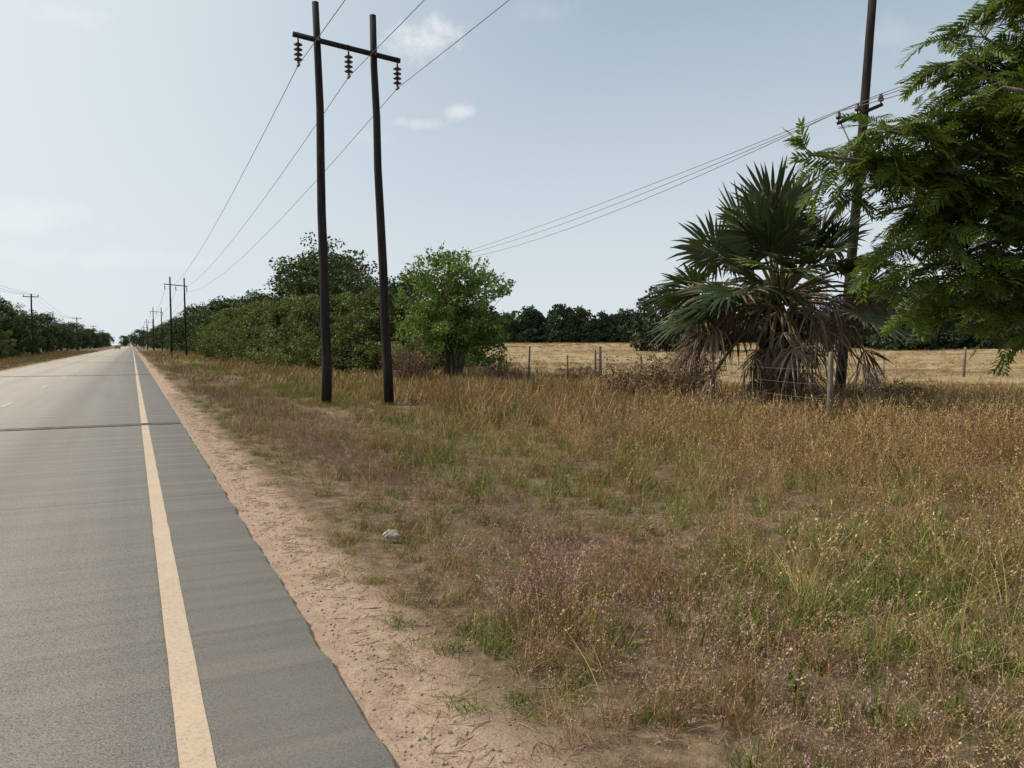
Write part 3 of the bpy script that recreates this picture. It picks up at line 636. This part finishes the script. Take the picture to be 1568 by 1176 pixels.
# ---------------------------------------------------------------- feathery-leaved tree on the right
f_fea=leafmat('feather_foliage',[(0,(.050,.078,.012)),(.5,(.115,.170,.022)),(1,(.25,.32,.05))],.42,1.2,.5,.5,.35); TF={}
for s in range(4):
    rg=np.random.default_rng(800+s); mb=MB(); npn=9; dr=.15+.09*s
    t=np.linspace(0,1,5); mb.tube(np.stack([t,0*t,-dr*t*t],-1),np.linspace(.012,.005,5),4,0,.9,cap=False)
    for q in range(npn+1):
        u=.16+.84*min(q,npn-1)/(npn-1)
        for sd in ((-1,1) if q<npn else (0,)):
            ln=.36*(1-.55*abs(u-.5))*rg.uniform(.85,1.15); an=rad((60-25*u)+rg.normal()*5)*sd
            d=np.array([math.cos(an),math.sin(an),-.10+rg.normal()*.10]); o=np.array([u,0,-dr*u*u]); tt=np.array([0,.3,.7,1.])
            C=o+d*ln*tt[:,None]; C[:,2]-=.14*ln*tt**2; pr=np.array([-math.sin(an),math.cos(an),0.]); hw=np.array([.010,.034,.032,.006])
            vs=np.stack([C-pr*hw[:,None]-[0,0,.008],C,C+pr*hw[:,None]-[0,0,.008]],1).reshape(-1,3)
            i=np.arange(3)[:,None]*3+np.arange(2)[None]; mb.add(vs,np.stack([i,i+1,i+4,i+3],-1).reshape(-1,4),0,rg.uniform(0,.75))
    TF[s]=mb.arrays()
O=np.array([11.2,4.5,0.]); Lv=np.array([-.8965,.443,0]); Dv=np.array([.443,.8965,0])
cl=[(4.6,0,3.8,.35),(4.2,.1,3.75,.45),(3.8,-.2,4.0,.5),(3.8,.1,3.55,.4),(3.45,.1,4.1,.5),(3.1,.2,4.35,.55),(2.75,-.1,4.45,.55),(2.35,-.2,4.5,.6),(2.5,.2,5.2,.55),(2.8,.1,4.9,.4),(2.0,-.3,5.5,.6),(2.0,.3,4.95,.55),(2.35,0,5.6,.5),(1.95,.1,6.0,.5),(3.0,.3,3.7,.5),(2.5,.2,3.8,.5),(2.1,.0,3.8,.6),(3.6,.4,3.2,.45),(3.5,.2,2.8,.4),(3.3,.1,2.45,.4),(2.95,.2,3.1,.4),(2.7,-.1,2.6,.55),(2.3,.2,3.2,.45),(2.1,.1,2.5,.55),(2.5,.3,2.15,.4),(2.1,.4,1.85,.4),(1.85,-.1,1.85,.4),(3.0,.3,2.2,.35),(3.85,.6,3.5,.35),(3.3,1.0,4.0,.5),(2.4,1.2,3.2,.6),(1.9,1,4.2,.7),(2.9,-.8,4.3,.45),(2.1,-.9,3.1,.5),(1.6,0,3.2,.7),(1.5,.3,2.4,.6),(1.7,1.0,2.2,.5)]
rg=np.random.default_rng(77)
nvis=len(cl)
for q in range(34):
    d=rg.normal(size=3); d/=np.linalg.norm(d); cl.append((-1.2+d[0]*2.3,d[1]*2.9,4.7+d[2]*1.9,.75))
tree=MB(); tree.tube([O+(0,0,-.3),O+(0.05,0.05,.9),O+(-.05,.1,1.7)],[.24,.20,.17],12)
hubs=[O+Lv*l+Dv*d+np.array([0,0,z]) for l,d,z in ((.9,0,2.9),(.7,.5,3.5),(-.5,.8,3.2),(-.7,-.5,3.0),(.5,-.6,3.5),(-1.2,0,3.8))]
top=O+np.array([-.05,.1,1.7])
for h_ in hubs: tree.tube([top,(top+h_)/2+np.array([0,0,-.1]),h_],[.14,.11,.085],8)
LP,LR,LS,LI=[],[],[],[]
for ci_,(l,d,h,r) in enumerate(cl):
    c=O+Lv*l+Dv*d+np.array([0,0,h]); hb=min(hubs,key=lambda q:np.linalg.norm(q-c)); 
    t=np.linspace(0,1,7)[:,None]; ctrl=(hb+c)/2+np.array([0,0,.35]); B=(1-t)**2*hb+2*t*(1-t)*ctrl+t*t*c; B[1:-1]+=rg.normal(size=(5,3))*.04
    tree.tube(B,np.linspace(.05,.016,7),6)
    ntw=int((10.5 if ci_<nvis else 7)*(r/.5)**1.2)
    for q in range(ntw):
        s=B[rg.integers(4,7)]; dv=rg.normal(size=3); dv[2]=dv[2]*.45; dv+=Lv*.35; dv/=np.linalg.norm(dv); L_=r*rg.uniform(.4,1.15)
        tt=np.linspace(0,1,4)[:,None]; W=s+dv*L_*tt+np.array([0,0,-.2*L_])*tt**2; tree.tube(W,[.011,.008,.006,.003],4,0,cap=False)
        for j in range(7):
            u=.2+.8*j/6; o=s+dv*L_*u+np.array([0,0,-.2*L_])*u*u
            side=np.cross(dv,[0,0,1.]); side/=np.linalg.norm(side)+1e-9
            x=dv*.5+side*(1 if j%2 else -1)*rg.uniform(.4,1.1)+np.array([0,0,rg.uniform(-.55,.15)]); x/=np.linalg.norm(x)
            z=np.array([0,0,1.])+rg.normal(size=3)*.45; y=np.cross(z,x); y/=np.linalg.norm(y); z=np.cross(x,y)
            e=Matrix(np.stack([x,y,z],-1).tolist()).to_euler(); LP.append(o); LR.append((e.x,e.y,e.z)); LS.append(rg.uniform(.22,.42)); LI.append(rg.integers(0,4))
acacia=tree.obj('feathery_acacia_tree',[m_barkpale],True)
merge('foliage',LP,LR,np.stack([LS]*3,-1),LI,TF,[f_fea],parent=acacia)

# ---------------------------------------------------------------- distant car on the road
def car(loc):
    e=bpy.data.objects.new('car',None); sc.collection.objects.link(e); e.location=loc
    pts=[(-2.1,.35),(-2.15,.85),(-1.3,1.0),(-.75,1.42),(.9,1.45),(1.7,.98),(2.15,.9),(2.15,.35)]
    n=len(pts); v=[(s*(.85 if z<1.1 else .68),y,z) for s in(-1,1) for y,z in pts]
    f=[tuple(range(n))[::-1],tuple(range(n,2*n))]+[(i,(i+1)%n,n+(i+1)%n,n+i) for i in range(n)]
    me=bpy.data.meshes.new('body'); me.from_pydata(v,[],f); me.materials.append(plain('car_paint',(.1,.1,.11),(.13,.13,.14),1,.3,.5)); mkobj('body',me,parent=e)
    gl=plain('car_glass',(.02,.025,.03),(.03,.035,.04),1,.1,.5); mb=MB()
    mb.add([(-.70,-1.27,1.03),(.70,-1.27,1.03),(.62,-.80,1.40),(-.62,-.80,1.40)],[[0,1,2,3]]); mb.obj('windscreen',[gl],parent=e)
    mb=MB()
    for sx in(-.72,.72):
        for yy in(-1.35,1.35): mb.tube([(sx-.1,yy,.33),(sx+.1,yy,.33)],.33,16)
    mb.obj('wheels',[plain('tyre',(.02,.02,.02),(.03,.03,.03),4)],parent=e)
car((-4.6,300,0))

# ---------------------------------------------------------------- sky, sun
w=bpy.data.worlds.new('World'); sc.world=w; w.use_nodes=True; nt=w.node_tree; bg=nt.nodes['Background']
sky=nd(nt,'ShaderNodeTexSky',sky_type='NISHITA'); sky.sun_disc=False; sky.sun_elevation=rad(SUN_E); sky.sun_rotation=rad(SUN_B)
sky.air_density=1.0; sky.dust_density=1.8; sky.ozone_density=1.0; sky.altitude=900
tc=nd(nt,'ShaderNodeTexCoord').outputs['Generated']; sp=nd(nt,'ShaderNodeSeparateXYZ'); lk(nt,tc,sp.inputs[0])
az=mth(nt,'ARCTAN2',sp.outputs[0],sp.outputs[1]); el=mth(nt,'ARCSINE',sp.outputs[2])
nzc=noi(nt,tc,22,6,.62,.3)
mask=None
for a_,e_,wa,we,st in ((19.9,20.9,3.0,1.5,.8),(22.6,16.6,1.2,.6,.55),(19.3,15.7,1.7,.5,.45),(-3.1,20.0,2.4,.8,.3),(28.5,23,2.6,1.0,.12),(52,19.5,4,1.0,.15),(16,14.6,2.2,.5,.15),(-6,7.8,4.5,1.3,.4),(-2,5.6,9,.9,.25)):
    dx=mth(nt,'DIVIDE',mth(nt,'SUBTRACT',az,rad(a_)),rad(wa)); dy=mth(nt,'DIVIDE',mth(nt,'SUBTRACT',el,rad(e_)),rad(we))
    r2=mth(nt,'ADD',mth(nt,'MULTIPLY',dx,dx),mth(nt,'MULTIPLY',dy,dy))
    v_=mth(nt,'ADD',mth(nt,'SUBTRACT',1.0,mth(nt,'SQRT',r2)),mth(nt,'MULTIPLY',mth(nt,'SUBTRACT',nzc,.5),3.2))
    k_=mth(nt,'MULTIPLY',sstep(nt,v_,-.1,1.1),st)
    mask=k_ if mask is None else mth(nt,'MAXIMUM',mask,k_)
sdv=Vector((math.sin(rad(SUN_B))*math.cos(rad(SUN_E)),math.cos(rad(SUN_B))*math.cos(rad(SUN_E)),math.sin(rad(SUN_E))))
dt=nd(nt,'ShaderNodeVectorMath',operation='DOT_PRODUCT'); lk(nt,tc,dt.inputs[0]); dt.inputs[1].default_value=sdv
c=sky.outputs[0]
c=mixc(nt,.55,c,(4.3,5.6,6.6))
haze=sstep(nt,el,rad(34),rad(-3),0,.95)
c=mixc(nt,haze,c,(7.2,7.8,8.2))
c=mixc(nt,sstep(nt,dt.outputs['Value'],.30,.95,0,.9),c,(8.7,9.3,9.2))
c=mixc(nt,mask,c,(8.9,9.1,9.2))
lk(nt,c,bg.inputs[0]); bg.inputs[1].default_value=.10
l=bpy.data.lights.new('sun','SUN'); l.energy=3.8; l.angle=rad(.5); l.color=(1,.90,.75)
lo=bpy.data.objects.new('sun',l); sc.collection.objects.link(lo); lo.rotation_euler=sdv.to_track_quat('Z','Y').to_euler(); lo.location=(-20,20,30)
# ---------------------------------------------------------------- camera
cm=bpy.data.cameras.new('camera'); cm.lens=26.98; cm.sensor_width=36; cm.clip_end=9000; cm.clip_start=.05
co=bpy.data.objects.new('camera',cm); sc.collection.objects.link(co); co.location=(0,0,1.6); co.rotation_euler=(rad(90-2.92),0,-rad(26.3)); sc.camera=co
sc.view_settings.view_transform='Standard'; sc.view_settings.look='None'; sc.view_settings.exposure=0
